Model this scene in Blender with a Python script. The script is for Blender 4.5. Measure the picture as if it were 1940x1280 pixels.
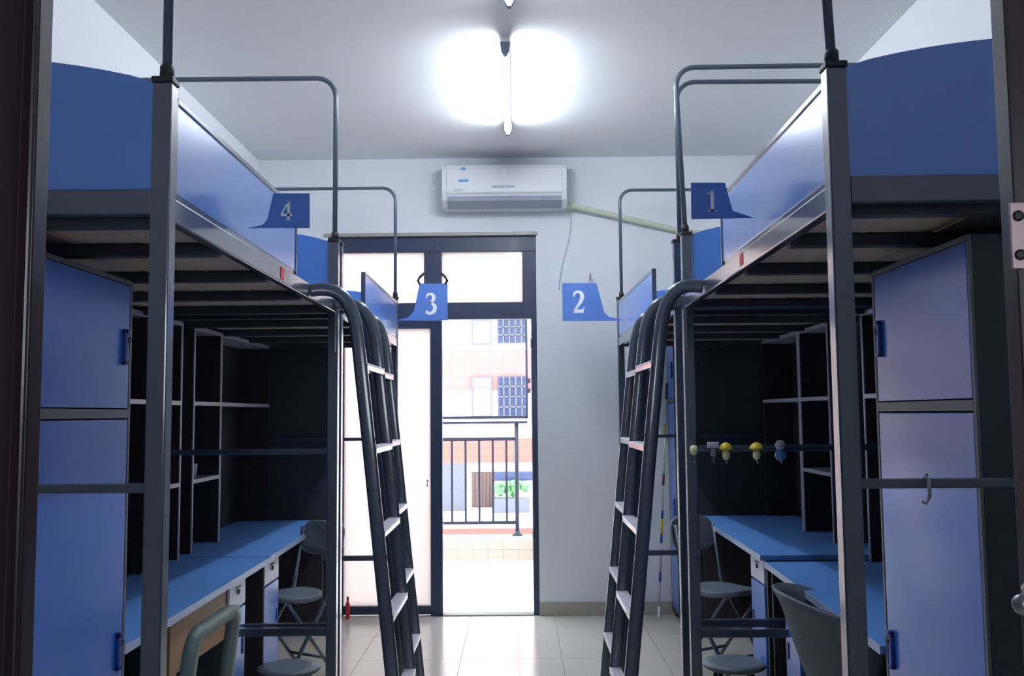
import bpy, math, random
from mathutils import Vector, Matrix
random.seed(7)
for o in list(bpy.data.objects): bpy.data.objects.remove(o, do_unlink=True)
scn = bpy.context.scene
COL = scn.collection

# ---------------------------------------------------------------- camera
cd = bpy.data.cameras.new('camera'); cam = bpy.data.objects.new('camera', cd); COL.objects.link(cam)
F = Vector((-0.00504847, 0.9967858, 0.07995366)); R = Vector((0.99994408, 0.00577508, -0.00885921)); U = Vector((0.00929248, -0.07990447, 0.99675921))
m = Matrix((R, U, -F)).transposed().to_4x4(); m.translation = Vector((0, 0, 1.45)); cam.matrix_world = m
cd.sensor_width = 36; cd.lens = 1786.71 / 1940 * 36; cd.clip_start = 0.02; cd.clip_end = 300
scn.camera = cam
# ---------------------------------------------------------------- world, light, exposure
w = bpy.data.worlds.new('overcast_sky'); scn.world = w; w.use_nodes = True
bg = w.node_tree.nodes['Background']; bg.inputs[0].default_value = (0.83, 0.91, 1.0, 1); bg.inputs[1].default_value = 3.6
TUBE_STRENGTH = 80.0
vs = scn.view_settings; vs.view_transform = 'Standard'; vs.look = 'None'; vs.gamma = 1; vs.exposure = 1.03
vs.use_curve_mapping = False

# ---------------------------------------------------------------- materials
def lin(c): c /= 255.0; return c / 12.92 if c <= 0.04045 else ((c + 0.055) / 1.055) ** 2.4
def rgb(t): return (lin(t[0]), lin(t[1]), lin(t[2]), 1)
def mat(name, col, rough=0.5, metal=0.0, var=0.08, scale=6.0, bump=0.0, coat=0.0, spec=0.5, stretch=(1, 1, 1), cior=1.5, crough=0.12):
    mt = bpy.data.materials.new(name); mt.use_nodes = True; nt = mt.node_tree; b = nt.nodes['Principled BSDF']
    c = rgb(col)
    tc = nt.nodes.new('ShaderNodeTexCoord'); mp = nt.nodes.new('ShaderNodeMapping'); nz = nt.nodes.new('ShaderNodeTexNoise')
    mp.inputs['Scale'].default_value = stretch
    nz.inputs['Scale'].default_value = scale; nz.inputs['Detail'].default_value = 4
    nt.links.new(tc.outputs['Object'], mp.inputs[0]); nt.links.new(mp.outputs[0], nz.inputs['Vector'])
    mx = nt.nodes.new('ShaderNodeMix'); mx.data_type = 'RGBA'
    mx.inputs['A'].default_value = tuple(v * (1 - var) for v in c[:3]) + (1,)
    mx.inputs['B'].default_value = tuple(min(1, v * (1 + var)) for v in c[:3]) + (1,)
    nt.links.new(nz.outputs['Fac'], mx.inputs['Factor']); nt.links.new(mx.outputs['Result'], b.inputs['Base Color'])
    b.inputs['Roughness'].default_value = rough; b.inputs['Metallic'].default_value = metal
    b.inputs['Coat Weight'].default_value = coat; b.inputs['Coat Roughness'].default_value = crough; b.inputs['Coat IOR'].default_value = cior
    b.inputs['Specular IOR Level'].default_value = spec
    if bump:
        bp = nt.nodes.new('ShaderNodeBump'); bp.inputs['Strength'].default_value = bump; bp.inputs['Distance'].default_value = 0.002
        n2 = nt.nodes.new('ShaderNodeTexNoise'); n2.inputs['Scale'].default_value = scale * 25
        nt.links.new(mp.outputs[0], n2.inputs['Vector']); nt.links.new(n2.outputs['Fac'], bp.inputs['Height']); nt.links.new(bp.outputs[0], b.inputs['Normal'])
    return mt
def emis(name, col, s):
    mt = bpy.data.materials.new(name); mt.use_nodes = True; b = mt.node_tree.nodes['Principled BSDF']
    b.inputs['Base Color'].default_value = rgb(col); b.inputs['Emission Color'].default_value = rgb(col); b.inputs['Emission Strength'].default_value = s
    return mt
M = {}
M['wall'] = mat('white_plaster', (230, 235, 240), 0.7, var=0.015, scale=1.5, bump=0.05)
M['ceiling'] = mat('ceiling_paint', (234, 238, 241), 0.8, var=0.015, scale=1.2, bump=0.05)
M['tile'] = mat('cream_floor_tile', (206, 200, 190), 0.2, var=0.05, scale=3.0, coat=0.2)
M['grout'] = mat('grey_grout', (160, 155, 146), 0.8)
M['skirt'] = mat('beige_skirting_tile', (170, 166, 156), 0.35, var=0.05)
M['steel'] = mat('slate_powder_coat', (55, 66, 84), 0.3, var=0.06, scale=14, bump=0.02, coat=1.0, cior=1.7)
M['pipe'] = mat('grey_steel_pipe', (74, 90, 106), 0.35, var=0.05, scale=14, coat=0.3)
M['cap'] = mat('black_plastic_cap', (26, 28, 34), 0.5)
M['tread'] = mat('pale_rung_tread', (200, 200, 212), 0.35)  # pale strip along the top of each rung
M['panel'] = mat('blue_laminate_panel', (48, 118, 210), 0.3, var=0.03, scale=2, coat=0.9, cior=2.0, crough=0.22)
M['sign'] = mat('blue_sign_enamel', (84, 124, 200), 0.55, var=0.03)
M['white'] = mat('white_paint', (245, 246, 250), 0.5, var=0.01)
M['door_blue'] = mat('blue_locker_door', (50, 112, 208), 0.35, var=0.03, scale=2, coat=0.6, cior=1.6, crough=0.22)
M['desk'] = mat('blue_desktop', (90, 148, 222), 0.5, var=0.04, scale=30, bump=0.03)
M['edge'] = mat('pale_edge_band', (170, 184, 214), 0.4, var=0.03)
M['dark'] = mat('dark_brown_board', (34, 27, 32), 0.6, var=0.1)
M['carcass'] = mat('charcoal_steel_sheet', (48, 52, 64), 0.5, var=0.08)
M['shelf'] = mat('grey_shelf_edge', (150, 152, 170), 0.35, var=0.06)
M['ply'] = mat('plywood_board', (196, 180, 162), 0.7, var=0.2, scale=5, stretch=(1, 6, 1))
M['frame'] = mat('blue_grey_aluminium', (44, 56, 84), 0.4, var=0.05, coat=0.1)
M['jamb'] = mat('dark_maroon_lacquer', (36, 18, 24), 0.35, var=0.15, scale=3, coat=0.3, stretch=(6, 6, 1))
M['hinge'] = mat('brushed_hinge_steel', (166, 144, 146), 0.4, metal=0.6, var=0.1, scale=40)
M['ac'] = mat('white_ac_plastic', (228, 230, 234), 0.35, var=0.01)
M['acgrey'] = mat('grey_ac_vent', (150, 158, 172), 0.5)
M['sticker_blue'] = mat('light_blue_sticker', (110, 168, 214), 0.5)
M['grey_text'] = mat('grey_print', (150, 160, 172), 0.5)
M['lamp'] = emis('lit_fluorescent_tube', (241, 247, 255), TUBE_STRENGTH)
M['lamp2'] = emis('dimmer_fluorescent_tube', (241, 247, 255), TUBE_STRENGTH * .6)  # nearer tube set weaker to hold down the brightness of the near walls
M['lampcap'] = mat('grey_lamp_holder', (120, 130, 150), 0.5)
M['chair'] = mat('grey_chair_plastic', (96, 108, 120), 0.5, var=0.06, bump=0.04)
M['chairg'] = mat('grey_green_chair_plastic', (112, 128, 124), 0.45, var=0.06, bump=0.04)
M['tan'] = mat('tan_wood', (160, 118, 78), 0.5, var=0.18, scale=5, stretch=(1, 1, 8))
M['drawer'] = mat('glare_drawer_front', (206, 204, 218), 0.35, var=0.03)  # door light glare on the glossy blue fronts is put into this pale colour
M['hose'] = mat('cream_green_foam_hose', (206, 214, 190), 0.7, var=0.06, scale=20)
M['wire'] = mat('pale_wire', (190, 196, 204), 0.6)
M['red'] = mat('red_plastic', (196, 44, 54), 0.5)
M['yellow'] = mat('yellow_plastic', (214, 192, 50), 0.4)
M['cream'] = mat('cream_plastic', (226, 222, 176), 0.4)
M['hookblue'] = mat('bright_blue_plastic', (66, 130, 190), 0.4)
M['hookgrey'] = mat('pale_grey_plastic', (176, 176, 196), 0.4)
M['green'] = mat('plant_green', (96, 150, 96), 0.7, var=0.4, scale=9)
M['bwall'] = mat('white_facade', (232, 228, 224), 0.8, var=0.04, scale=1)
M['bwin'] = mat('dim_window_glass', (40, 52, 92), 0.2, var=0.25, scale=4)
M['bgrey'] = mat('pale_window_frame', (92, 92, 102), 0.6)
M['brown'] = mat('brown_shutter', (86, 62, 58), 0.6)
M['bal'] = mat('white_balcony_paint', (232, 232, 230), 0.7, var=0.02)
M['ptile'] = mat('pinkish_parapet_tile', (206, 178, 164), 0.4, var=0.05)
M['rail'] = mat('balcony_rail_paint', (46, 48, 66), 0.5)
M['chrome'] = mat('dull_chrome', (150, 154, 160), 0.3, metal=0.8)
M['corr'] = mat('corridor_paint', (150, 152, 164), 0.8)
def band_mat(name, c1, c2, sx, sz):
    mt = mat(name, c1, 0.6); nt = mt.node_tree; b = nt.nodes['Principled BSDF']
    tc = nt.nodes.new('ShaderNodeTexCoord'); mp = nt.nodes.new('ShaderNodeMapping'); br = nt.nodes.new('ShaderNodeTexBrick')
    mp.inputs['Rotation'].default_value = (math.pi / 2, 0, 0)
    nt.links.new(tc.outputs['Object'], mp.inputs[0]); nt.links.new(mp.outputs[0], br.inputs['Vector'])
    br.offset = 0; br.inputs['Color1'].default_value = rgb(c1); br.inputs['Color2'].default_value = rgb(tuple(v * .97 for v in c1)); br.inputs['Mortar'].default_value = rgb(c2)
    br.inputs['Scale'].default_value = 1; br.inputs['Brick Width'].default_value = sx; br.inputs['Row Height'].default_value = sz; br.inputs['Mortar Size'].default_value = 0.03
    nt.links.new(br.outputs['Color'], b.inputs['Base Color']); return mt
M['pink'] = band_mat('pink_facade_tiles', (174, 102, 97), (172, 97, 91), 0.45, 0.3)
M['orange'] = band_mat('orange_facade_tiles', (160, 88, 78), (150, 82, 72), 0.45, 0.3)
def glass(name, col, frost):
    mt = bpy.data.materials.new(name); mt.use_nodes = True; nt = mt.node_tree
    for n in list(nt.nodes): nt.nodes.remove(n)
    out = nt.nodes.new('ShaderNodeOutputMaterial'); mix = nt.nodes.new('ShaderNodeMixShader')
    tr = nt.nodes.new('ShaderNodeBsdfTranslucent'); tp = nt.nodes.new('ShaderNodeBsdfTransparent'); gl = nt.nodes.new('ShaderNodeBsdfGlossy'); m2 = nt.nodes.new('ShaderNodeMixShader')
    tr.inputs[0].default_value = rgb(col); tp.inputs[0].default_value = (.95, .97, 1, 1); gl.inputs['Roughness'].default_value = 0.1
    mix.inputs[0].default_value = frost; nt.links.new(tp.outputs[0], mix.inputs[1]); nt.links.new(tr.outputs[0], mix.inputs[2])
    m2.inputs[0].default_value = 0.05; nt.links.new(mix.outputs[0], m2.inputs[1]); nt.links.new(gl.outputs[0], m2.inputs[2]); nt.links.new(m2.outputs[0], out.inputs[0])
    return mt
M['frost'] = glass('frosted_glass', (215, 204, 200), 0.94)
M['clear'] = glass('clear_glass', (255, 255, 255), 0.0)

# ---------------------------------------------------------------- mesh helpers
class MB:
    def __init__(s, f=None): s.v = []; s.f = []; s.sm = []; s.fn = f
    def add(s, vs_, fs, smooth=False):
        n = len(s.v); s.v += [tuple(p) for p in vs_]
        for f in fs: s.f.append([n + i for i in f]); s.sm.append(smooth)
        return s
    def box(s, x0, x1, y0, y1, z0, z1):
        return s.add([(x0, y0, z0), (x1, y0, z0), (x1, y1, z0), (x0, y1, z0), (x0, y0, z1), (x1, y0, z1), (x1, y1, z1), (x0, y1, z1)],
                     [(0, 3, 2, 1), (4, 5, 6, 7), (0, 1, 5, 4), (1, 2, 6, 5), (2, 3, 7, 6), (3, 0, 4, 7)])
    def prism(s, pts, a, b, axis='y', smooth=False):
        n = len(pts)
        def p3(p, t): return (p[0], t, p[1]) if axis == 'y' else ((t, p[0], p[1]) if axis == 'x' else (p[0], p[1], t))
        s.add([p3(p, a) for p in pts] + [p3(p, b) for p in pts], [tuple(range(n))[::-1], tuple(range(n, 2 * n))])
        k = len(s.v) - 2 * n
        for i in range(n): s.f.append([k + i, k + (i + 1) % n, k + n + (i + 1) % n, k + n + i]); s.sm.append(smooth)
        return s
    def tube(s, path, r, n=12, r2=None, up=None, closed=False):
        P = [Vector(p) for p in path]; rings = []
        for i, p in enumerate(P):
            a = P[(i - 1) % len(P)] if (closed or i > 0) else p; b = P[(i + 1) % len(P)] if (closed or i < len(P) - 1) else p
            t = (b - a).normalized(); u0 = Vector(up) if up else (Vector((0, 0, 1)) if abs(t.z) < 0.9 else Vector((0, 1, 0)))
            x = t.cross(u0).normalized(); y = x.cross(t).normalized()
            rr = r[i] if isinstance(r, (list, tuple)) else r; q = r2 if r2 is not None else rr
            rings.append([p + x * rr * math.cos(2 * math.pi * k / n) + y * q * math.sin(2 * math.pi * k / n) for k in range(n)])
        base = len(s.v); s.v += [tuple(q) for rg in rings for q in rg]
        for i in range(len(P) - (0 if closed else 1)):
            j = (i + 1) % len(P)
            for k in range(n): s.f.append([base + i * n + k, base + i * n + (k + 1) % n, base + j * n + (k + 1) % n, base + j * n + k]); s.sm.append(True)
        if not closed:
            s.f.append([base + k for k in range(n)][::-1]); s.sm.append(False)
            s.f.append([base + (len(P) - 1) * n + k for k in range(n)]); s.sm.append(False)
        return s
    def lathe(s, prof, c=(0, 0, 0), n=20, axis='z'):
        base = len(s.v)
        for (r, z) in prof:
            for k in range(n):
                a = 2 * math.pi * k / n; x, y = r * math.cos(a), r * math.sin(a)
                q = (x, y, z) if axis == 'z' else ((x, z, y) if axis == 'y' else (z, x, y))
                s.v.append((c[0] + q[0], c[1] + q[1], c[2] + q[2]))
        for i in range(len(prof) - 1):
            for k in range(n): s.f.append([base + i * n + k, base + i * n + (k + 1) % n, base + (i + 1) * n + (k + 1) % n, base + (i + 1) * n + k]); s.sm.append(True)
        s.f.append([base + k for k in range(n)][::-1]); s.sm.append(False)
        s.f.append([base + (len(prof) - 1) * n + k for k in range(n)]); s.sm.append(False)
        return s
    def build(s, name, mt, parent=None, bevel=0.0, sharp=True):
        vv = [s.fn(p) for p in s.v] if s.fn else s.v
        me = bpy.data.meshes.new(name); me.from_pydata(vv, [], s.f)
        import bmesh
        bm = bmesh.new(); bm.from_mesh(me); bm.faces.ensure_lookup_table()
        for f, q in zip(bm.faces, s.sm): f.smooth = q
        bmesh.ops.recalc_face_normals(bm, faces=bm.faces)
        bm.to_mesh(me); bm.free()
        o = bpy.data.objects.new(name, me); COL.objects.link(o); me.materials.append(mt)
        if parent: o.parent = parent
        if bevel:
            bv = o.modifiers.new('bevel', 'BEVEL'); bv.width = bevel; bv.segments = 2; bv.limit_method = 'ANGLE'; bv.angle_limit = 0.6
        return o
def thing(name, label, cat, loc=(0, 0, 0), rotz=0, group=None):
    o = bpy.data.objects.new(name, None); COL.objects.link(o); o.location = loc; o.rotation_euler = (0, 0, rotz)
    o.empty_display_size = 0.1; return tag(o, label, cat, group)
def tag(o, label, cat, group=None):
    o['label'] = label; o['category'] = cat
    if group: o['group'] = group
    return o
def struct(o): o['kind'] = 'structure'; return o
def sbox(name, mt, *a, parent=None, bevel=0):
    o = MB().box(*a).build(name, mt, parent, bevel)
    return struct(o) if parent is None else o
def arc(cx, cy, r, a0, a1, n=8): return [(cx + r * math.cos(math.radians(a0 + (a1 - a0) * i / n)), cy + r * math.sin(math.radians(a0 + (a1 - a0) * i / n))) for i in range(n + 1)]
def rrect(w_, h, r, n=5):
    return arc(w_ / 2 - r, h / 2 - r, r, 0, 90, n) + arc(-w_ / 2 + r, h / 2 - r, r, 90, 180, n) + arc(-w_ / 2 + r, -h / 2 + r, r, 180, 270, n) + arc(w_ / 2 - r, -h / 2 + r, r, 270, 360, n)

# ---------------------------------------------------------------- room shell
XL, XR, YF, YB, H = -1.925, 1.885, 1.0, 6.93, 3.357
fl = sbox('floor', M['grout'], XL, XR, YF - .2, YB + .12, -0.12, -0.006)
T = 0.6
tile_meshes = {}
ty = YB
x_edges = [XL, -1.55, -0.95, -0.35, 0.25, 0.85, 1.45, XR]
while ty > YF:
    y0 = max(YF, ty - T)
    for x0, x1 in zip(x_edges, x_edges[1:]):
        key = (round(x1 - x0, 3), round(ty - y0, 3))
        if key not in tile_meshes:
            a, b = key
            t_ = MB().box(0.0015, a - .0015, 0.0015, b - .0015, -0.006, 0.0).build('tile', M['tile'], fl, 0.001); tile_meshes[key] = t_.data
        else:
            t_ = bpy.data.objects.new('tile', tile_meshes[key]); COL.objects.link(t_); t_.parent = fl
        t_.location = (x0, y0, 0)
    ty = y0
sbox('ceiling', M['ceiling'], XL - .1, XR + .1, YF - .15, YB + .12, H, H + .12)
sbox('wall_left', M['wall'], XL - .12, XL, YF - .15, YB + .12, -.1, H)
sbox('wall_right', M['wall'], XR, XR + .12, YF - .15, YB + .12, -.1, H)
OX0, OX1, OZ = -1.396, 0.148, 2.775
wb = MB()
wb.box(XL, OX0, YB, YB + .12, 0, H); wb.box(OX1, XR, YB, YB + .12, 0, H); wb.box(OX0, OX1, YB, YB + .12, OZ, H)
struct(wb.build('wall_back', M['wall']))
# front wall round the doorway the camera looks through
DX0, DX1, DZ = -.55, .57, 2.3
wf = MB(); wf.box(XL, DX0, YF - .15, YF, 0, H); wf.box(DX1, XR, YF - .15, YF, 0, H); wf.box(DX0, DX1, YF - .15, YF, DZ, H)
struct(wf.build('wall_front', M['wall']))
# skirting
for nm, a in (('baseboard_back', (OX1, XR, YB - .012, YB, 0, .095)), ('baseboard_left', (XL, XL + .012, YF, YB, 0, .095)), ('baseboard_right', (XR - .012, XR, YF, YB - .012, 0, .095))):
    sbox(nm, M['skirt'], *a, bevel=.002)
# unseen corridor behind the camera, closed in to keep sky light out
sbox('floor_corridor', M['tile'], -2.2, 2.2, -1.6, YF - .2, -.12, 0)
sbox('ceiling_corridor', M['corr'], -2.2, 2.2, -1.6, YF - .15, 2.7, 2.8)
cb = MB(); cb.box(-2.2, -.1, -1.7, -1.6, -.1, 2.8); cb.box(1.7, 2.2, -1.7, -1.6, -.1, 2.8); cb.box(-.1, 1.7, -1.7, -1.6, -.1, 1.5); cb.box(-.1, 1.7, -1.7, -1.6, 2.2, 2.8); struct(cb.build('wall_corridor', M['corr']))  # opening added and placed to throw light on surfaces facing the camera
sbox('wall_corridor_left', M['corr'], -2.3, -2.2, -1.7, YF - .15, -.1, 2.8)
sbox('wall_corridor_right', M['corr'], 2.2, 2.3, -1.7, YF - .15, -.1, 2.8)
cw = MB(); cw.box(-2.2, XL, YF - .15, YF, -.1, 2.8); cw.box(XR, 2.2, YF - .15, YF, -.1, 2.8); struct(cw.build('wall_corridor_front', M['corr']))
# door frame (dark maroon, stepped)
df = MB(); FY = .93
df.box(DX0 - .05, -.484, FY, FY + .03, 0, DZ); df.box(-.498, -.484, FY - .006, FY, 0, DZ); df.box(DX0 - .05, -.53, FY + .03, YF + .02, 0, DZ)
df.box(.498, DX1 + .05, FY, FY + .03, 0, DZ); df.box(.545, DX1 + .05, FY + .03, YF + .02, 0, DZ)
df.box(DX0 - .05, DX1 + .05, FY, YF + .02, DZ - .04, DZ + .05)
dfo = struct(df.build('door_2', M['jamb'], None, .003))
dfo['label'] = 'dark maroon lacquered frame of the near doorway'
hg = MB().box(.491, .530, FY - .004, FY, 1.588, 1.655).build('hinge', M['hinge'], dfo, .001); hg['label'] = 'pale steel hinge plate with two screws'
for z in (1.602, 1.641):
    MB().lathe([(.0055, .001), (.0055, -.0015), (.003, -.0022)], (.4985, FY - .004, z), 14, 'y').build('screw', M['cap'], hg)
for z in (1.608, 1.635): MB().lathe([(.0045, .001), (.0045, -.0015), (.003, -.0022)], (.520, FY - .004, z), 14, 'y').build('screw', M['cap'], hg)

# latch knob low on the right jamb
kn = thing('door_latch', 'small round grey latch knobs low on the right side of the near doorway', 'latch', (.478, FY, 1.266))
MB().tube([(.024, .002, .014), (.010, -.010, .012), (-.001, -.016, .001)], .0045, 12).build('stem', M['chrome'], kn)
MB().lathe([(.003, -.026), (.009, -.023), (.0105, -.017), (.008, -.011), (.003, -.009)], (-.001, 0, 0), 16, 'y').build('knob', M['chrome'], kn)
MB().lathe([(.003, -.006), (.006, -.004), (.006, .003)], (.009, -.010, .013), 14, 'y').build('collar', M['chrome'], kn)
MB().tube([(.024, .002, -.064), (.007, -.010, -.068), (.003, -.010, -.084)], .0035, 10).build('catch', M['chrome'], kn)

# ---------------------------------------------------------------- balcony door and window unit
d1 = struct(bpy.data.objects.new('door_1', None)); COL.objects.link(d1); d1.location = (0, YB, 0)
def fr(name, *a, mt='frame', par=None, bevel=.003): return MB().box(*a).build(name, M[mt], par or d1, bevel)
Y0, Y1 = .02, .085
fm = MB()
fm.box(OX0, OX1, Y0, Y1, 2.655, OZ); fm.box(OX0, OX0 + .05, Y0, Y1, 0, 2.655); fm.box(.107, OX1, Y0, Y1, 0, 2.15)
fm.box(.047, OX1, Y0, Y1, 2.15, 2.655); fm.box(OX0 + .05, .047, Y0, Y1, 2.15, 2.275); fm.box(-.685, -.555, Y0, Y1, 2.275, 2.655)
fm.build('outer_frame', M['frame'], d1, .003)
MB().box(OX0 - .03, OX1 + .012, -.012, .03, OZ - .004, OZ + .022).build('top_shade_strip', M['skirt'], d1, .003)  # grey strip standing in for the architrave's soft shadow
fr('stile', -.64, -.553, Y0, Y1, 0, 2.15); fr('stile', OX0 + .05, OX0 + .12, Y0, Y1, 0.0, 2.15)
fr('bottom_rail', OX0 + .12, -.64, Y0, Y1, 0.01, .07); fr('top_rail', OX0 + .12, -.64, Y0, Y1, 2.085, 2.15)
fr('threshold', -.553, .107, 0.0, .1, -.004, .008, mt='grout')
for a in ((OX0 + .12, -.64, .045, .051, .07, 2.085), (OX0 + .05, -.685, .045, .051, 2.275, 2.655), (-.555, .047, .045, .051, 2.275, 2.655)):
    g = MB().box(*a).build('pane', M['frost'], d1)
# the opened door leaf swung out on the balcony
lf = MB(); lf.box(.112, .145, .1, .16, .01, 2.1); lf.box(.112, .145, .62, .68, .01, 2.1); lf.box(.112, .145, .16, .62, .01, .09); lf.box(.112, .145, .16, .62, 2.02, 2.1)
lfo = lf.build('door_leaf', M['frame'], d1, .003); MB().box(.126, .132, .16, .62, .09, 2.02).build('glass', M['clear'], lfo)
MB().box(.1, .108, .015, .022, 1.93, 2.0).build('door_hinge', M['hinge'], d1, .001); MB().box(.1, .108, .015, .022, .55, .59).build('door_hinge', M['hinge'], d1, .001)
MB().tube([(-.66, .02, .97), (-.66, -.02, .97), (-.66, -.02, .93)], .007, 10).build('door_handle', M['hinge'], d1)

# ---------------------------------------------------------------- balcony
BY = 9.5
sbox('floor_balcony', M['bal'], -2.1, .5, YB + .12, BY + .15, -.1, 0.0)
sbox('wall_balcony_right', M['bal'], .15, .3, YB + .12, BY + .15, 0, 3.0)
sbox('wall_balcony_left', M['bal'], -2.2, -2.05, YB + .12, BY + .15, 0, 3.0)
pp = sbox('wall_balcony_parapet', M['bal'], -2.05, .15, BY + .01, BY + .16, 0, .235)
px = .145
tm = None
while px > -2.0:
    for z in (.012, .108):
        if tm is None:
            t_ = MB().box(-.147, 0, -.008, 0, 0, .094).build('tile', M['ptile'], pp, .001); tm = t_.data
        else: t_ = bpy.data.objects.new('tile', tm); COL.objects.link(t_); t_.parent = pp
        t_.location = (px, BY + .01, z)
    px -= .15
rl = thing('balcony_railing', 'dark metal balcony railing with upright bars outside the open door', 'railing', (0, BY + .06, .235))
MB().box(-2.05, -.03, -.02, .02, .945, .98).build('top_rail', M['rail'], rl, .003)
MB().box(-2.05, -.03, -.015, .015, .115, .145).build('bottom_rail', M['rail'], rl, .003)
MB().box(-2.05, .10, -.03, .0, 1.165, 1.195).build('hand_rail', M['rail'], rl, .004)
MB().box(-2.05, .10, -.03, .0, 1.115, 1.14).build('hand_rail', M['rail'], rl, .004)
pm = MB(); pm.tube([(-.012, 0, 0), (-.012, 0, 1.12)], .021, 12); pm.build('post', M['rail'], rl)
MB().lathe([(.055, 0), (.055, .012), (.03, .03), (.024, .05)], (-.012, 0, 0), 16).build('post_foot', M['rail'], rl)
for i in range(14):
    x = -.115 - i * .137
    MB().box(x - .011, x + .011, -.011, .011, .14, .95).build('baluster', M['rail'], rl, .002)
MB().box(.085, .108, -.03, -.005, 1.165, 2.6).build('upright', M['rail'], rl, .003)
for z in (1.42, 1.52): MB().box(.1, .135, -.035, .0, z, z + .05).build('clip', M['rail'], rl, .006)

# ---------------------------------------------------------------- building opposite
bd = thing('apartment_building', 'white apartment block with pink tiled bands seen through the balcony door', 'building', (0, 32.2, -6))
MB().box(-14, 14, .0, 6, 0, 16).build('wall', M['bwall'], bd)
for z0, z1, mm in ((8.24, 9.62, 'pink'), (5.8, 6.62, 'orange'), (11.9, 13.2, 'pink'), (2.6, 3.6, 'orange')):
    MB().box(-14, 14, -.06, 0, z0, z1).build('tile_band', M[mm], bd)
def bwindow(x0, x1, z0, z1, dark, bars):
    fo = MB()
    for a in ((x0, x0 + .07, z0, z1), (x1 - .07, x1, z0, z1), (x0 + .07, x1 - .07, z0, z0 + .07), (x0 + .07, x1 - .07, z1 - .07, z1), (x0 + .07, x1 - .07, z0 + (z1 - z0) * .72, z0 + (z1 - z0) * .72 + .06)): fo.box(a[0], a[1], -.15, .02, a[2], a[3])
    f = fo.build('window', M['bgrey'] if not dark else M['frame'], bd)
    MB().box(x0 + .06, x1 - .06, -.11, -.08, z0 + .06, z1 - .06).build('pane', M['bwin'] if dark else M['bal'], f)
    if bars:
        b = MB(); n = 5
        for i in range(1, n): b.box(x0 + (x1 - x0) * i / n - .02, x0 + (x1 - x0) * i / n + .02, -.2, -.16, z0, z1)
        for i in range(1, 4): b.box(x0, x1, -.2, -.16, z0 + (z1 - z0) * i / 4 - .02, z0 + (z1 - z0) * i / 4 + .02)
        b.build('grille', M['bgrey'], f)
for k in range(-4, 5):
    ox = k * 3.3
    bwindow(-1.55 + ox, -.85 + ox, 7.33, 8.72, False, False); bwindow(-.66 + ox, .36 + ox, 7.33, 8.72, True, True)
    bwindow(-1.55 + ox, -.85 + ox, 9.8, 10.9, False, False); bwindow(-.66 + ox, .36 + ox, 9.85, 10.95, True, True)
sh = MB(); sh.box(-1.57, -.80, -.12, 0, 4.32, 5.5)
for i in range(6): sh.box(-1.55 + i * .125, -1.47 + i * .125, -.15, -.12, 4.34, 5.48)
sh.build('shutter', M['brown'], bd)
MB().box(-.8, .5, -.08, 0, 5.2, 5.5).build('awning', M['bwin'], bd)
MB().box(-3.0, -1.75, -.06, 0, 4.2, 5.8).build('roller_door', M['bgrey'], bd)
gp = MB()
for i in range(60):
    a = random.random() * 6.28; rx = random.uniform(-.55, .55); rz = random.uniform(-.22, .3) * (1 - abs(rx)); sz = random.uniform(.05, .11)
    gp.lathe([(sz * .1, -sz), (sz, -sz * .3), (sz * .9, sz * .5), (sz * .1, sz)], (rx, random.uniform(-.2, .2), rz), 6)
shb = gp.build('shrub', M['green']); shb.location = (-.22, 31.6, -1.05); tag(shb, 'green potted shrub in front of the opposite building behind the railing', 'shrub')
MB().box(-.6, .6, -.25, .25, -.75, -.28).build('planter', M['bgrey'], shb)
struct(MB().box(-14, 14, BY + .2, 40, -6.1, -6.0).build('ground', M['bal']))
# neighbour's ledge the shrub stands on
sbox('ledge', M['bwall'], -14, 14, 31.0, 32.2, -2.0, -1.8)

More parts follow.
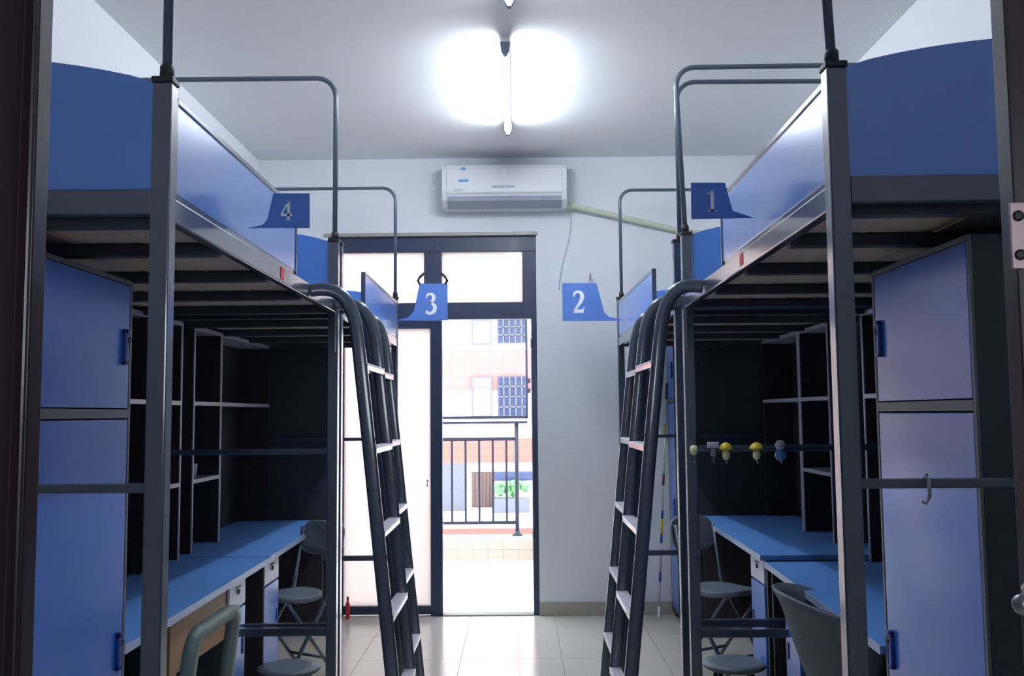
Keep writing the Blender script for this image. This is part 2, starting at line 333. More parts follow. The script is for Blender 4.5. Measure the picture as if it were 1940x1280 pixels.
# ---------------------------------------------------------------- loft beds
def pipe_u(m_, x0, x1, y, z0, z1, r, rad=.09):
    p = [(x0, y, z0)] + [(a, y, b) for a, b in arc(x0 + rad, z1 - rad, rad, 180, 90, 8)] + [(a, y, b) for a, b in arc(x1 - rad, z1 - rad, rad, 90, 0, 8)] + [(x1, y, z0)]
    return m_.tube(p, r, 12, up=(0, 1, 0))
def bed(name, label, s, Xa, Yn, L, W, g0, g1, rot=0, sticker=None, lean=0, px=.020, near_pipe=True):
    t = thing('loft_bed', label, 'bed', (Xa, Yn, 0), rot, 'blue and grey metal loft beds')
    fx = lambda p: (s * p[0], p[1], p[2])
    P = .046
    for x in (0, W - P):
        for y in (0, L - P):
            po = MB(fx).box(x, x + P, y, y + P, 0, 2.243).build('post', M['steel'], t, .004)
            MB(fx).box(x - .003, x + P + .003, y - .003, y + P + .003, 2.243, 2.258).build('post_cap', M['cap'], po, .003)
    for x in (0.004, W - .034): MB(fx).box(x, x + .03, P, L - P, 1.913, 1.972).build('side_rail', M['steel'], t, .004)
    for y in (0.006, L - .036): MB(fx).box(P, W - P, y, y + .03, 1.925, 1.987).build('end_rail', M['steel'], t, .004)
    for y in (0.012, L - .034):
        MB(fx).box(P, W - P, y, y + .022, 1.275, 1.297).build('crossbar', M['steel'], t, .003)
        MB(fx).box(P, W - P, y - .004, y + .026, .472, .508).build('low_crossbar', M['steel'], t, .004)
    for y in (.05, .46, .98, 1.50, L - .13):
        MB(fx).box(.034, W - .034, y, y + .045, 1.905, 1.94).build('cross_member', M['carcass'], t, .003)
    n = 5; pw = (W - .09) / n
    for i in range(n):
        MB(fx).box(.045 + i * pw, .045 + (i + 1) * pw - .006, .04, L - .04, 1.942, 1.956).build('bed_board', M['ply'], t, .001)
    # guard panel toward the aisle, with dark trim
    gp_ = MB(fx).box(.006, .022, g0, g1, 1.985, 2.208).build('guard_panel', M['panel'], t, .002)
    tr = MB(fx).box(.002, .026, g0, g1, 2.206, 2.222)
    tr.box(.002, .026, g0 - .006 if g0 > .1 else g0, g0 + .008, 1.972, 2.222) ; tr.box(.002, .026, g1 - .006, g1 + .006, 1.972, 2.222); tr.box(.008, .024, g0, g1, 1.97, 1.987)
    tr.build('guard_trim', M['steel'], gp_, .002)
    # arched end panels
    for y in (.014, L - .03):
        pts = [(P, 1.987), (W - P, 1.987)] + [(P + (W - 2 * P) * (1 - i / 16), 2.248 + .068 * math.sin(math.pi * (1 - i / 16)) ** .8) for i in range(17)]
        MB(fx).prism(pts, y, y + .016).build('end_panel', M['panel'], t, .002)
    # pipe frames rising from the posts
    for y in ((.023, L - .023) if near_pipe else (L - .023,)):
        m_ = MB(lambda p: (s * (p[0] + lean * max(0, p[2] - 2.3)), p[1], p[2])); pipe_u(m_, px, W - .02, y, 2.258, 3.02, .0115); po = m_.build('pipe_frame', M['pipe'], t)
        MB(fx).lathe([(.017, 0), (.017, .03), (.0125, .036)], (px, y, 2.256), 12).build('pipe_collar', M['cap'], po)
    # gussets under the rail
    for y, d in ((P, 1), (L - P, -1)):
        MB(fx).prism([(y, 1.913), (y + d * .014, 1.913), (y + d * .014, 1.74), (y, 1.735)], .010, .014, 'x').build('gusset', M['steel'], t)
    if sticker:
        k = MB(fx).box(.0025, .004, sticker, sticker + .045, 1.925, 1.965).build('sticker', M['red'], t); k['label'] = 'small red sticker on the side rail'
    return t
RB = math.radians
bed('b4', 'loft bed on the left nearest the doorway, beside the number 4 sign', -1, -.814, 2.18, 2.135, 1.07, .046, 1.29, 0, 1.06)
bed('b3', 'loft bed on the left nearest the balcony door, beside the number 3 sign', -1, -.814, 4.36, 2.11, 1.07, .70, 2.06, 0, near_pipe=False)
bed('b1', 'loft bed on the right nearest the doorway, beside the number 1 sign', 1, .722, 2.128, 2.10, 1.07, .046, 1.225, -RB(.6), .90, -.04)
bed('b2', 'loft bed on the right nearest the back wall, beside the number 2 sign', 1, .738, 4.37, 2.23, 1.07, .67, 2.18, RB(.9), px=.034)

# ---------------------------------------------------------------- ladders
def ladder(label, s, Xa, Yn, wd, xoff):
    # hooks over the side rail; leans out into the aisle
    t = thing('bed_ladder', label, 'ladder', (Xa, Yn, 0), 0, 'grey metal ladders hooked on the beds')
    c0 = [(.004, 1.944), (-.025, 1.948), (-.060, 1.948), (-.105, 1.936), (-.146, 1.898), (-.178, 1.83), (-.192, 1.74), (-.205, 1.62), (-.24, 1.30), (-.272, .99), (-.305, .67), (-.338, .36), (-.372, .02)]
    c = [(x - xoff * min(1, i / 5), z) for i, (x, z) in enumerate(c0)]
    fx = lambda p: (s * p[0], p[1], p[2])
    def xz(z):
        for (x0, z0), (x1, z1) in zip(c[6:], c[7:]):
            if z1 <= z <= z0: return x0 + (x1 - x0) * (z0 - z) / (z0 - z1)
        return c[-1][0]
    for y in (0.0125, wd - .0125):
        m_ = MB(fx)
        # flat oval rail swept along the curve
        P_ = [Vector((a, y, b)) for a, b in c]; n = 12; base = 0
        Q = []
        for i in range(len(P_) - 1):
            for k in range(3):
                tt = k / 3; p0 = P_[max(0, i - 1)]; p1 = P_[i]; p2 = P_[i + 1]; p3 = P_[min(len(P_) - 1, i + 2)]
                Q.append(.5 * ((2 * p1) + (-p0 + p2) * tt + (2 * p0 - 5 * p1 + 4 * p2 - p3) * tt ** 2 + (-p0 + 3 * p1 - 3 * p2 + p3) * tt ** 3))
        Q.append(P_[-1])
        m_.tube(Q, .0145, 14, r2=.023, up=None) if False else None
        rings = []
        for i, p in enumerate(Q):
            a = Q[max(0, i - 1)]; b = Q[min(len(Q) - 1, i + 1)]; tg = (b - a).normalized(); nx = Vector((0, 1, 0)).cross(tg).normalized()
            w_ = .0265
            rings.append([p + nx * w_ * math.copysign(abs(math.cos(2 * math.pi * k / n)) ** .6, math.cos(2 * math.pi * k / n)) + Vector((0, 1, 0)) * .0125 * math.copysign(abs(math.sin(2 * math.pi * k / n)) ** .6, math.sin(2 * math.pi * k / n)) for k in range(n)])
        m_.v = [tuple(q) for r_ in rings for q in r_]
        for i in range(len(Q) - 1):
            for k in range(n): m_.f.append([i * n + k, i * n + (k + 1) % n, (i + 1) * n + (k + 1) % n, (i + 1) * n + k]); m_.sm.append(True)
        m_.f.append(list(range(n))); m_.sm.append(False); m_.f.append([(len(Q) - 1) * n + k for k in range(n)]); m_.sm.append(False)
        m_.build('rail', M['steel'], t)
    for z in (1.655, 1.325, 1.0, .675, .35):
        x = xz(z)
        r_ = MB(fx).box(x - .028, x + .022, .02, wd - .02, z - .028, z - .004).build('rung', M['steel'], t, .004)
        MB(fx).box(x - .0300, x + .022, .022, wd - .022, z - .006, z).build('tread', M['tread'], r_, .002)
    return t
ladder('left ladder nearest the doorway, hooked on the side rail of the bed with sign 4', -1, -.814, 3.70, .52, -.006)
ladder('left ladder of the far bed, in the gap just beyond the nearer left ladder', -1, -.814, 4.355, .52, -.052)
ladder('right ladder of the near bed, hooked on the side rail left of the hanging hooks', 1, .735, 3.70, .52, -.022)
ladder('right ladder of the far bed, between the nearer right ladder and the back wall', 1, .735, 4.355, .52, -.056)

# ---------------------------------------------------------------- lockers
def handle(par, fx, x, y, z):
    m_ = MB(fx); m_.box(x - .012, x, y - .008, y + .008, z - .055, z + .055); m_.box(x - .012, x, y - .008, y + .022, z + .04, z + .055); m_.box(x - .012, x, y - .008, y + .022, z - .055, z - .042)
    hh = m_.build('handle', M['hdl'], par, .003)
    MB(fx).lathe([(.009, -.014), (.009, -.004), (.006, 0)], (x, y + .018, z + .022), 12, 'x').build('lock', M['cap'], par)
M['hdl'] = mat('dark_blue_handle', (34, 66, 150), 0.4)
def locker(label, s, Xf, Yn, Yf, D, flip=False, cat='locker', hz_=1.0):
    t = thing('locker', label, cat, (Xf, Yn, 0), 0, 'blue door lockers under the beds')
    fx = lambda p: (s * p[0], p[1], p[2] * hz_); W = Yf - Yn; b = MB(fx)
    b.box(.004, D, 0, .018, .04, 1.875); b.box(.004, D, W - .018, W, .04, 1.875); b.box(.004, D, .018, W - .018, 1.86, 1.875); b.box(.004, D, .018, W - .018, .04, .06); b.box(D - .01, D, .018, W - .018, .06, 1.86)
    b.box(.004, .03, .018, W - .018, 1.447, 1.474); b.box(.03, D - .01, .018, W - .018, 1.455, 1.465)
    b.build('body', M['carcass'], t, .002)
    fe = MB(fx); fe.box(-.004, .004, 0, .014, .04, 1.875); fe.box(-.004, .004, W - .014, W, .04, 1.875); fe.box(-.004, .004, 0.014, W - .014, 1.447, 1.474); fe.box(-.004, .004, .014, W - .014, 1.862, 1.875)
    fe.build('front_edge', M['fedge'], t, .001)
    for z0, z1, hz in ((1.477, 1.859, 1.665), (.065, 1.443, .75)):
        d = MB(fx).box(-.003, .012, .017, W - .017, z0, z1).build('door', M['door_blue'], t, .003)
        handle(d, fx, -.003, (W - .06) if not flip else .05, hz)
    for y in (.03, W - .03):
        for x in (.04, D - .04): MB(fx).box(x - .02, x + .02, y - .02, y + .02, 0, .04).build('foot', M['cap'], t)
M['tread_'] = M['fedge'] = mat('grey_steel_edge', (96, 102, 112), 0.4, var=0.05)
locker('tall blue locker under the left bed nearest the doorway', -1, -1.212, 2.36, 2.945, .55)
locker('tall blue locker under the right bed nearest the doorway', 1, 1.10, 2.265, 2.895, .55)
locker('far left locker past the desks, its dark side panel facing the doorway', -1, -1.29, 6.48, 6.91, .58, True, hz_=1.05)
locker('far right locker by the back wall, a narrow blue strip beside the bed post', 1, 1.10, 6.62, 6.91, .62, True, hz_=1.05)

# ---------------------------------------------------------------- desks
def desk(label, s, Yn, Yf, Xn, Xf, z, wall, ped, gap=0):
    t = thing('desk', label, 'desk', (0, Yn, 0), 0, 'blue topped desks under the beds')
    L = Yf - Yn
    pts = [(Xn, 0), (Xf, L), (wall, L), (wall, 0)]
    MB().prism(pts, z - .025, z, 'z').build('desktop', M['desk'], t, .002)
    e = MB().prism([(Xn - s * .003, 0), (Xf - s * .003, L), (Xf, L), (Xn, 0)], z - .026, z + .001, 'z').build('edge_band', M['edge'], t)
    xi = lambda y: Xn + (Xf - Xn) * y / L
    for y in (0.0, L - .018):
        a, b = sorted((xi(y) + s * .03, wall)); MB().box(a, b, y, y + .018, 0, z - .025).build('side_panel', M['dark'], t)
    a, b = sorted((wall, wall - s * .02)); MB().box(a, b, .018, L - .018, .0, z - .025).build('back_panel', M['dark'], t)
    y0, y1 = ped; xf = (xi((y0 + y1) / 2) + s * .04)
    a, b = sorted((xf, xf + s * .42)); pd = MB().box(a, b, y0, y1, .06, z - .026).build('pedestal', M['carcass'], t, .002)
    a, b = sorted((xf, xf - s * .014))
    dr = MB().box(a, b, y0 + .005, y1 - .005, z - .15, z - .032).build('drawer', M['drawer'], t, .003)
    a2, b2 = sorted((xf - s * .014, xf - s * .02)); MB().box(a2, b2, (y0 + y1) / 2 - .03, (y0 + y1) / 2 + .03, z - .062, z - .057).build('drawer_pull', M['cap'], dr)
    c_ = MB(); c_.lathe([(.012, -.002), (.012, .004)], (xf - s * .018, (y0 + y1) / 2, z - .08), 10, 'x'); c_.build('lock', M['cap'], dr)
    dd = MB().box(a, b, y0 + .005, y1 - .005, .07, z - .16).build('cabinet_door', M['door_blue'], t, .003)
    MB().box(a2, b2, y1 - .05, y1 - .03, .38, .45).build('handle', M['hdl'], dd, .002)
    return t
dk = desk('blue desk on the left, nearer one, reaching from the locker to the seam', -1, 2.955, 4.765, -1.213, -1.236, .75, -1.88, (1.20, 1.45))
ap = MB().prism([(.50, .722), (1.15, .722), (1.15, .505), (.575, .515), (.57, .47), (.50, .47)], -1.275, -1.255, 'x').build('apron', M['tan'], dk, .003); ap['label'] = 'tan wooden apron under the desktop'
desk('blue desk on the left, farther one, beyond the seam', -1, 4.775, 6.385, -1.24, -1.28, .752, -1.88, (.0, .29))
desk('blue desk on the right, nearer one, beside the locker', 1, 2.905, 4.515, 1.085, 1.158, .745, 1.85, (1.12, 1.33))
desk('blue desk on the right, farther one, with its dark blue end edge showing', 1, 4.60, 6.36, 1.16, 1.195, .762, 1.85, (.06, .33))

# ---------------------------------------------------------------- bookcases standing on the desks
def bookcase(label, s, Xf, Yn, Yf, z0, wall, div, low):
    t = thing('desk_bookcase', label, 'bookcase', (Xf, Yn, z0), 0, 'open grey shelves standing on the desks')
    D = abs(wall - Xf); W = Yf - Yn; fx = lambda p: (s * p[0], p[1], p[2]); TZ = 1.92 - z0; S1 = 1.527 - z0; S2 = 1.125 - z0
    MB(fx).box(D - .012, D, 0, W, 0, TZ).build('back_panel', M['dark'], t)
    def pan(name, y, za, zb, mt='dark', e_=.017):
        p = MB(fx).box(.004, D - .012, y, y + .016, za, zb).build(name, M[mt], t)
        if e_: MB(fx).box(-.002, .004, y - .001, y + e_, za, zb).build('edge', M['shelf'], p, .001)
    def shf(name, y0, y1, z):
        p = MB(fx).box(.004, D - .012, y0, y1, z - .018, z).build(name, M['shelf'], t); MB(fx).box(-.003, .004, y0, y1, z - .02, z + .001).build('edge', M['shelf'], p, .001)
    far = Yn > 4.8
    pan('side', 0, 0, TZ); pan('side', W - .016, 0, TZ, 'dark', 0 if far else .017)
    pan('divider', div, 0, TZ, 'dark', .05 if (far and s > 0) else .022)
    shf('top', 0.016, W - .016, TZ); shf('shelf', .016, W - .016, S1)
    a, b = low; shf('low_shelf', a, b, S2)
bookcase('open shelf unit on the nearer left desk, behind the near post', -1, -1.672, 2.96, 4.70, .7505, -1.88, 1.31, (1.326, 1.724))
bookcase('open shelf unit on the farther left desk, with a small cup', -1, -1.672, 4.87, 6.37, .7525, -1.88, .44, (.016, .44))
bookcase('open shelf unit on the nearer right desk, half hidden by the near post', 1, 1.645, 2.91, 4.50, .7455, 1.85, 1.1, (1.116, 1.574))
bookcase('open shelf unit on the farther right desk, behind the hanging hooks', 1, 1.645, 4.99, 6.35, .7625, 1.85, .50, (.016, .50))
cup = thing('cup', 'small grey cup on the low shelf of the farther left bookcase', 'cup', (-1.72, 5.0, 1.127))
MB().lathe([(.022, 0), (.03, .075), (.027, .075), (.02, .006)], (0, 0, 0), 16).build('cup_body', M['hookgrey'], cup)
MB().tube([(.0, -.027, .06), (0, -.045, .055), (0, -.045, .03), (0, -.024, .02)], .004, 8).build('cup_handle', M['hookgrey'], cup)

# ---------------------------------------------------------------- chairs
def folding_chair(label, loc, rz):
    t = thing('folding_chair', label, 'chair', loc, rz, 'grey folding chairs by the far desks')
    # sitter faces +x ; back at -x
    def flip(y): return y
    sp = rrect(.36, .32, .14, 6)
    MB(lambda p: (p[0], p[1], p[2] + .02 * (p[0] / .19) ** 2)).prism([(a + .02, b) for a, b in sp], .43, .458, 'z').build('seat', M['chair'], t, .008)
    m_ = MB(lambda p: (p[0] - .02 - .22 * (p[2] - .45) - .03 * (1 - (p[1] / .2) ** 2), p[1], p[2]))
    m_.prism([(a, b + .74) for a, b in rrect(.32, .19, .07, 6)], -.165, -.147, 'x').build('backrest', M['chair'], t, .006)
    for y in (-.14, .14):
        MB().tube([(-.24, y, .80), (-.17, y, .47), (.20, y, .015)], .011, 10).build('leg', M['pipe'], t)
        MB().tube([(.16, y * .9, .44), (-.20, y * .9, .015)], .011, 10).build('leg', M['pipe'], t)
    MB().tube([(.12, -.14, .10), (.12, .14, .10)], .009, 8).build('stretcher', M['pipe'], t)
    MB().tube([(-.13, -.126, .10), (-.13, .126, .10)], .009, 8).build('stretcher', M['pipe'], t)
folding_chair('grey folding chair with oval seat at the farther left desk', (-1.27, 5.35, 0), math.radians(240))
folding_chair('grey folding chair with oval seat at the farther right desk', (1.15, 5.42, 0), math.radians(300))

# loop-backed chair at the nearer left desk
lc = thing('chair', 'grey green chair with an open rounded back frame at the nearer left desk', 'chair', (-1.27, 3.25, 0))
fx = lambda p: (p[0] + .12 * max(0, p[2] - .45), p[1], p[2])
outer = [(-.25, .45), (-.245, .70)] + arc(-.165, .70, .08, 180, 90, 8) + arc(.165, .70, .08, 90, 0, 8) + [(.245, .70), (.25, .45)]
inner = [(.205, .45), (.20, .69)] + arc(.15, .69, .05, 0, 90, 8) + arc(-.15, .69, .05, 90, 180, 8) + [(-.20, .69), (-.205, .45)]
lp = MB(fx)
no = len(outer)
for i in range(no - 1):
    a, b = outer[i], outer[i + 1]; c_, d_ = inner[::-1][i], inner[::-1][i + 1]
    v = [(x, p[0], p[1]) for x in (.185, .225) for p in (a, b, d_, c_)]
    lp.add(v, [(0, 1, 2, 3), (7, 6, 5, 4), (0, 4, 5, 1), (3, 2, 6, 7)], True)
lp.build('back_frame', M['chairg'], lc, 0)
MB().prism([(a, b) for a, b in rrect(.42, .46, .06)], .43, .455, 'z').build('seat', M['chairg'], lc, .006)
for sx in (-.17, .19):
    for sy in (-.2, .2): MB().tube([(sx, sy * .9, .44), (sx * 1.15, sy * 1.1, 0)], .013, 10).build('leg', M['chairg'], lc)
# moulded shell chair at the nearer right desk
sc = thing('shell_chair', 'grey moulded shell chair tucked under the nearer right desk', 'chair', (1.20, 3.55, 0), RB(-8))
na, nh = 24, 9; sv = []; sf = []
for j in range(nh + 1):
    hh = j / nh
    for i in range(na + 1):
        a = math.radians(180 + (-118 + 236 * i / na)); k = abs(i / na * 2 - 1)
        top = .80 - .13 * k ** 2; z = .45 + (top - .45) * hh
        r = .115 + .115 * hh ** .75 + (.020 * hh ** 8)
        sv.append((r * math.cos(a) * 1.0, r * 1.08 * math.sin(a), z))
for j in range(nh):
    for i in range(na): q = j * (na + 1) + i; sf.append((q, q + 1, q + na + 2, q + na + 1))
so = MB().add(sv, sf, True).build('shell', M['chair'], sc); sm_ = so.modifiers.new('solid', 'SOLIDIFY'); sm_.thickness = .012
MB().lathe([(.04, .435), (.11, .44), (.125, .455), (.12, .465), (.08, .455), (.02, .452)], (0, 0, 0), 24).build('seat', M['chair'], sc)
for a in (45, 135, 225, 315):
    c_, s_ = math.cos(RB(a)), math.sin(RB(a)); MB().tube([(.10 * c_, .10 * s_, .44), (.21 * c_, .21 * s_, 0)], .011, 10).build('leg', M['pipe'], sc)
# low round stools near the floor
def stool(label, x, y):
    t = thing('low_stool', label, 'stool', (x, y, 0), 0, 'low round grey stools under the desks')
    MB().lathe([(.10, .205), (.145, .205), (.155, .215), (.15, .228), (.10, .232), (.02, .225)], (0, 0, 0), 24).build('seat', M['chair'], t)
    for a in (40, 130, 220, 310):
        c_, s_ = math.cos(RB(a)), math.sin(RB(a)); MB().tube([(.10 * c_, .10 * s_, .21), (.15 * c_, .15 * s_, 0)], .012, 8).build('leg', M['carcass'], t)
stool('low round grey stool on the floor below the left crossbars', -1.13, 4.72)
stool('low round grey stool on the floor below the right crossbars', 1.05, 4.74)

# ---------------------------------------------------------------- number signs
def stroke(m_, pts, fx):
    P_ = [Vector((a, b)) for a, b, c_ in pts]; W_ = [c_ for a, b, c_ in pts]; Q = []; Wq = []
    for i in range(len(P_) - 1):
        for k in range(6):
            t = k / 6; p0 = P_[max(0, i - 1)]; p1 = P_[i]; p2 = P_[i + 1]; p3 = P_[min(len(P_) - 1, i + 2)]
            Q.append(.5 * ((2 * p1) + (-p0 + p2) * t + (2 * p0 - 5 * p1 + 4 * p2 - p3) * t ** 2 + (-p0 + 3 * p1 - 3 * p2 + p3) * t ** 3)); Wq.append(W_[i] * (1 - t) + W_[i + 1] * t)
    Q.append(P_[-1]); Wq.append(W_[-1]); L_ = []; R_ = []
    for i in range(len(Q)):
        tg = (Q[min(i + 1, len(Q) - 1)] - Q[max(i - 1, 0)]).normalized(); nrm = Vector((-tg.y, tg.x)); L_.append(Q[i] + nrm * Wq[i]); R_.append(Q[i] - nrm * Wq[i])
    for i in range(len(Q) - 1): m_.prism([L_[i], L_[i + 1], R_[i + 1], R_[i]], 0, -.001)
def poly(m_, pts): m_.prism(pts, 0, -.001)
def digit(n, m_):
    def ball(x, y, r): poly(m_, [(x + r * math.cos(a * math.pi / 6), y + r * math.sin(a * math.pi / 6)) for a in range(12)])
    if n == 1:
        poly(m_, [(.24, 0), (.40, 0), (.40, .90), (.36, 1.0), (.31, 1.0), (.24, .93)]); poly(m_, [(.04, .84), (.24, .84), (.31, 1.0)]); poly(m_, [(.04, .84), (.06, .80), (.26, .83), (.26, .88)])
        poly(m_, [(.06, 0), (.58, 0), (.58, .045), (.06, .045)]); poly(m_, [(.16, .045), (.48, .045), (.40, .10), (.24, .10)])
    if n == 2:
        stroke(m_, [(.05, .76, .045), (.12, .90, .06), (.27, .95, .055), (.42, .88, .085), (.47, .72, .10), (.40, .52, .085), (.24, .30, .06), (.05, .08, .04)], None)
        poly(m_, [(.02, 0), (.52, 0), (.58, .26), (.54, .26), (.49, .16), (.12, .16)]); ball(.08, .75, .04)
    if n == 3:
        stroke(m_, [(.05, .78, .04), (.14, .91, .055), (.28, .95, .055), (.42, .86, .085), (.42, .70, .085), (.32, .58, .06), (.20, .53, .03)], None)
        stroke(m_, [(.20, .54, .03), (.36, .50, .06), (.49, .36, .095), (.45, .16, .10), (.28, .05, .065), (.14, .06, .06)], None); ball(.10, .10, .085); ball(.07, .79, .045)
    if n == 4:
        poly(m_, [(.33, 0), (.47, 0), (.47, 1.0), (.33, 1.0)]); poly(m_, [(.0, .24), (.58, .24), (.58, .36), (.0, .36)])
        poly(m_, [(.0, .36), (.09, .36), (.36, .84), (.42, 1.0), (.38, 1.0)])
        poly(m_, [(.24, 0), (.56, 0), (.56, .04), (.24, .04)])
def sign(n, label, Y, pts, dx, dz, dh):
    x0 = sum(p[0] for p in pts) / len(pts); z0 = min(p[1] for p in pts)
    o = MB().prism([(a - x0, b - z0) for a, b in pts], -.002, .002).build('number_sign', M['sign'], None, .0006); o.location = (x0, Y, z0)
    tag(o, label, 'sign')
    m_ = MB(lambda p: (p[0] * dh * .92 + dx - x0, p[1] * 1.0 - .002, p[2] * dh + dz - z0)); digit(n, m_); m_.build('numeral', M['white'], o)
    return o
sign(4, 'blue flag sign with white numeral 4 on the near left bed', 2.80, [(-.731, 2.119), (-.621, 2.118), (-.620, 2.012), (-.808, 2.014), (-.762, 2.023), (-.748, 2.040)], -.707, 2.034, .062)
s3 = sign(3, 'blue flag sign with white numeral 3 on the far left bed', 6.28, [(-.649, 2.326), (-.461, 2.324), (-.462, 2.075), (-.812, 2.078), (-.73, 2.095), (-.688, 2.137)], -.612, 2.117, .145)
sign(1, 'blue flag sign with white numeral 1 on the near right bed', 2.80, [(.529, 2.139), (.631, 2.138), (.653, 2.051), (.72, 2.029), (.528, 2.028)], .573, 2.050, .064)
sign(2, 'blue flag sign with white numeral 2 on the far right bed', 6.28, [(.308, 2.32), (.538, 2.318), (.588, 2.118), (.62, 2.09), (.722, 2.064), (.308, 2.064)], .376, 2.118, .150)
for sx in (-1, 1):
    MB().tube([(sx * .085 + .072, 0, .245), (sx * .098 + .072, .0, .27), (sx * .085 + .072, .0, .295), (sx * .055 + .072, 0, .32)], .009, 8).build('strap', M['cap'], s3)

# ---------------------------------------------------------------- air conditioner
ac = thing('air_conditioner', 'white wall air conditioner above the balcony door', 'air conditioner', (-.08, YB, 2.945))
W2 = .455; prof = [(0, 0), (0, .325), (-.15, .325), (-.19, .31), (-.205, .28), (-.205, .12), (-.19, .05), (-.12, 0.005)]
MB().prism(prof, -W2, W2, 'x').build('casing', M['ac'], ac, .006)
MB().prism([(-.196, .31), (-.211, .275), (-.211, .105), (-.2, .09), (-.19, .1), (-.19, .308)], -W2 + .035, W2 - .035, 'x').build('front_panel', M['ac'], ac, .004)
MB().prism([(-.198, .08), (-.192, .045), (-.125, -.002), (-.12, .01), (-.18, .06)], -W2 + .04, W2 - .04, 'x').build('louvre', M['acgrey'], ac, .002)
for x0, x1, z0, z1, mt, nm in ((-.335, -.26, .255, .30, 'sticker_blue', 'round_sticker'), (-.335, -.26, .18, .20, 'sticker_blue', 'sticker'), (-.37, -.30, .115, .128, 'wire', 'sticker')):
    if nm == 'round_sticker': q = MB().prism([((x0 + x1) / 2 + a * .5, (z0 + z1) / 2 + b * .5) for a, b in rrect(.075, .045, .02)], -.2125, -.211).build(nm, M[mt], ac)
    else: q = MB().box(x0, x1, -.2125, -.211, z0, z1).build(nm, M[mt], ac)
q = MB()
for i in range(9): q.box(-.085 + i * .018, -.072 + i * .018, -.2125, -.211, .135, .152)
q.build('printed_name', M['grey_text'], ac)
MB().box(-.01, .01, -.2125, -.211, .22, .275).build('lamp_glint', M['white'], ac)  # white patch painted in for the lamp's reflection on the casing
hs = MB().tube([(.36, 6.86, 2.965), (.42, 6.87, 2.975), (.6, 6.885, 2.935), (.9, 6.892, 2.86), (1.2, 6.895, 2.79), (1.46, 6.895, 2.748), (1.47, 6.94, 2.747)], .021, 14).build('insulated_hose', M['hose'])
tag(hs, 'pale insulated hose sloping from the air conditioner to a hole in the back wall', 'hose')
MB().lathe([(.03, -.01), (.03, .008), (.02, .012)], (1.475, 6.928, 2.747), 16, 'y').build('hole_collar', M['cap'], hs)
wr = MB().tube([(.41, 6.91, 2.93), (.41, 6.922, 2.86), (.402, 6.924, 2.78), (.385, 6.924, 2.70), (.361, 6.924, 2.62), (.335, 6.924, 2.52), (.32, 6.924, 2.42), (.318, 6.924, 2.36)], .003, 6).build('power_cord', M['wire'])
tag(wr, 'thin pale cord hanging down the wall from the air conditioner', 'cord')
nl = MB().tube([(.545, 6.93, 2.43), (.545, 6.90, 2.43), (.545, 6.885, 2.45), (.545, 6.885, 2.475)], .005, 8).build('wall_hook', M['chrome']); tag(nl, 'tiny metal hook on the back wall just above sign 2', 'hook')

# ---------------------------------------------------------------- ceiling lights
def lamp(label, y0, y1, x, tm_='lamp'):
    t = thing('ceiling_light', label, 'lamp', (x, (y0 + y1) / 2, H), 0, 'fluorescent tube lights on the ceiling'); L = y1 - y0
    MB().box(-.02, .02, -L / 2 - .02, L / 2 + .02, -.035, 0).build('batten', M['white'], t, .003)
    for s in (-1, 1):
        y = s * (L / 2 + .005)
        MB().prism([(-.026, -.03), (.026, -.03), (.020, -.075), (.008, -.098), (-.008, -.098), (-.020, -.075)], y - .018, y + .018).build('end_holder', M['lampcap'], t, .002)
    MB().tube([(0, -L / 2, -.068), (0, L / 2, -.068)], .0135, 14).build('tube', M[tm_], t)
lamp('lit fluorescent tube on the ceiling in front of the air conditioner', 4.66, 6.02, -.045)
lamp('fluorescent tube at the very top edge of the view, nearer the doorway', 2.70, 4.08, -.02, 'lamp2')

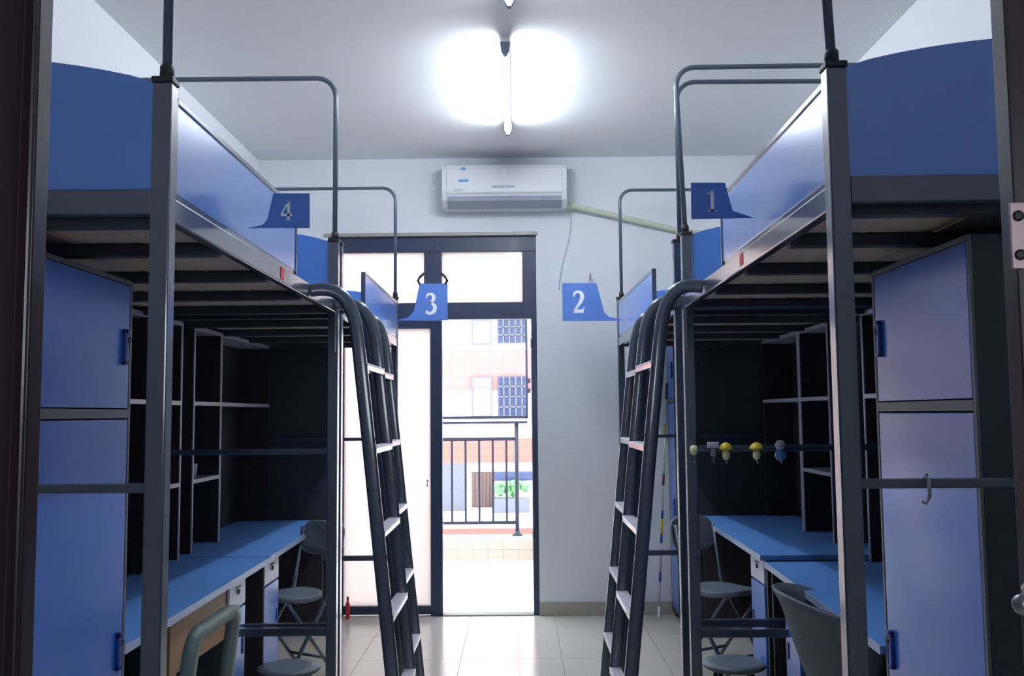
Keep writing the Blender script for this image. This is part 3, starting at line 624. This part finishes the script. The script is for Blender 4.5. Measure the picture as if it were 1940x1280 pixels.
# ---------------------------------------------------------------- hooks and small things on the crossbars
def bulb_hook(label, x, y, kind):
    t = thing('hanging_hook', label, 'hook', (x, y, 1.286))
    if kind == 'yellow':
        MB().lathe([(.004, .03), (.018, .024), (.029, .008), (.030, 0), (.012, -.004)], (0, -.02, 0), 16).build('hook_cap', M['yellow'], t)
        MB().lathe([(.010, 0), (.016, -.015), (.017, -.032), (.010, -.044), (.003, -.047)], (0, -.02, 0), 16).build('hook_body', M['cream'], t)
    elif kind == 'blue':
        MB().lathe([(.004, .038), (.016, .034), (.023, .016), (.016, -.002), (.008, -.006)], (0, -.02, 0), 16).build('hook_cap', M['hookgrey'], t)
        MB().lathe([(.01, -.004), (.022, -.014), (.025, -.03), (.018, -.046), (.005, -.052)], (0, -.02, 0), 16).build('hook_body', M['hookblue'], t)
    elif kind == 'cream':
        MB().lathe([(.005, .020), (.014, .016), (.018, 0), (.014, -.018), (.005, -.024)], (0, -.022, 0), 16).build('hook_body', M['cream'], t)
    else:
        MB().box(-.024, .024, -.03, -.006, .006, .032).build('hook_cap', M['hookgrey'], t, .003)
        MB().box(-.010, .010, -.024, -.008, -.03, .006).build('hook_body', M['chrome'], t, .003)
    MB().tube([(0, -.005, .012), (0, -.02, .0), (0, -.02, -.055), (0, -.032, -.062), (0, -.036, -.052)], .0025, 8).build('hook_wire', M['chrome'], t)
yb_ = 4.185
bulb_hook('round cream hook on the far post of the near right bed', .768, 4.165, 'cream')
bulb_hook('pale grey square hook, leftmost on the right crossbar', .857, yb_, 'grey')
bulb_hook('yellow capped hook on the right crossbar, next to the grey hook', .912, yb_, 'yellow')
bulb_hook('yellow capped hook on the right crossbar, next to the blue hook', 1.046, yb_, 'yellow')
bulb_hook('bright blue hook with grey top on the right crossbar', 1.150, yb_, 'blue')
hk = MB().tube([(0, .012, .012), (0, -.004, .017), (0, -.016, .006), (0, -.016, -.03), (-.008, -.016, -.045), (-.02, -.016, -.04)], .004, 10).build('metal_hook', M['chrome']); hk.location = (.915, 2.14, 1.288)
tag(hk, 'dark metal hook over the near right crossbar in front of the locker', 'hook')

# ---------------------------------------------------------------- pole and red thing by the back wall
pl = thing('mop_pole', 'thin telescopic pole with blue and yellow bands leaning in the far right corner', 'pole', (.970, 6.72, 0))
A = Vector((0, 0, 0)); B = Vector((.115, .13, 1.66))
segs = [('white', 0, .06), ('hookgrey', .06, .16), ('hdl', .16, .20), ('hookgrey', .20, .32), ('hdl', .32, .355), ('yellow', .355, .42), ('hdl', .42, .455), ('wire', .455, .56), ('brown', .56, .61), ('hose', .61, .78), ('yellow', .78, .82), ('wire', .82, .93), ('brown', .93, 1.0)]
for mt, a, b in segs:
    MB().tube([A.lerp(B, a), A.lerp(B, b)], .009 if mt in ('hdl', 'yellow', 'brown') else .0075, 10).build('pole_section', M[mt], pl)
rd = thing('red_bottle', 'small red bottle on the floor by the balcony door frame', 'bottle', (-1.225, 6.86, 0))
MB().lathe([(.014, 0), (.016, .01), (.016, .10), (.008, .125), (.008, .135)], (0, 0, 0), 14).build('bottle_body', M['red'], rd); MB().lathe([(.009, .135), (.009, .155), (.006, .158)], (0, 0, 0), 12).build('bottle_cap', M['red'], rd)
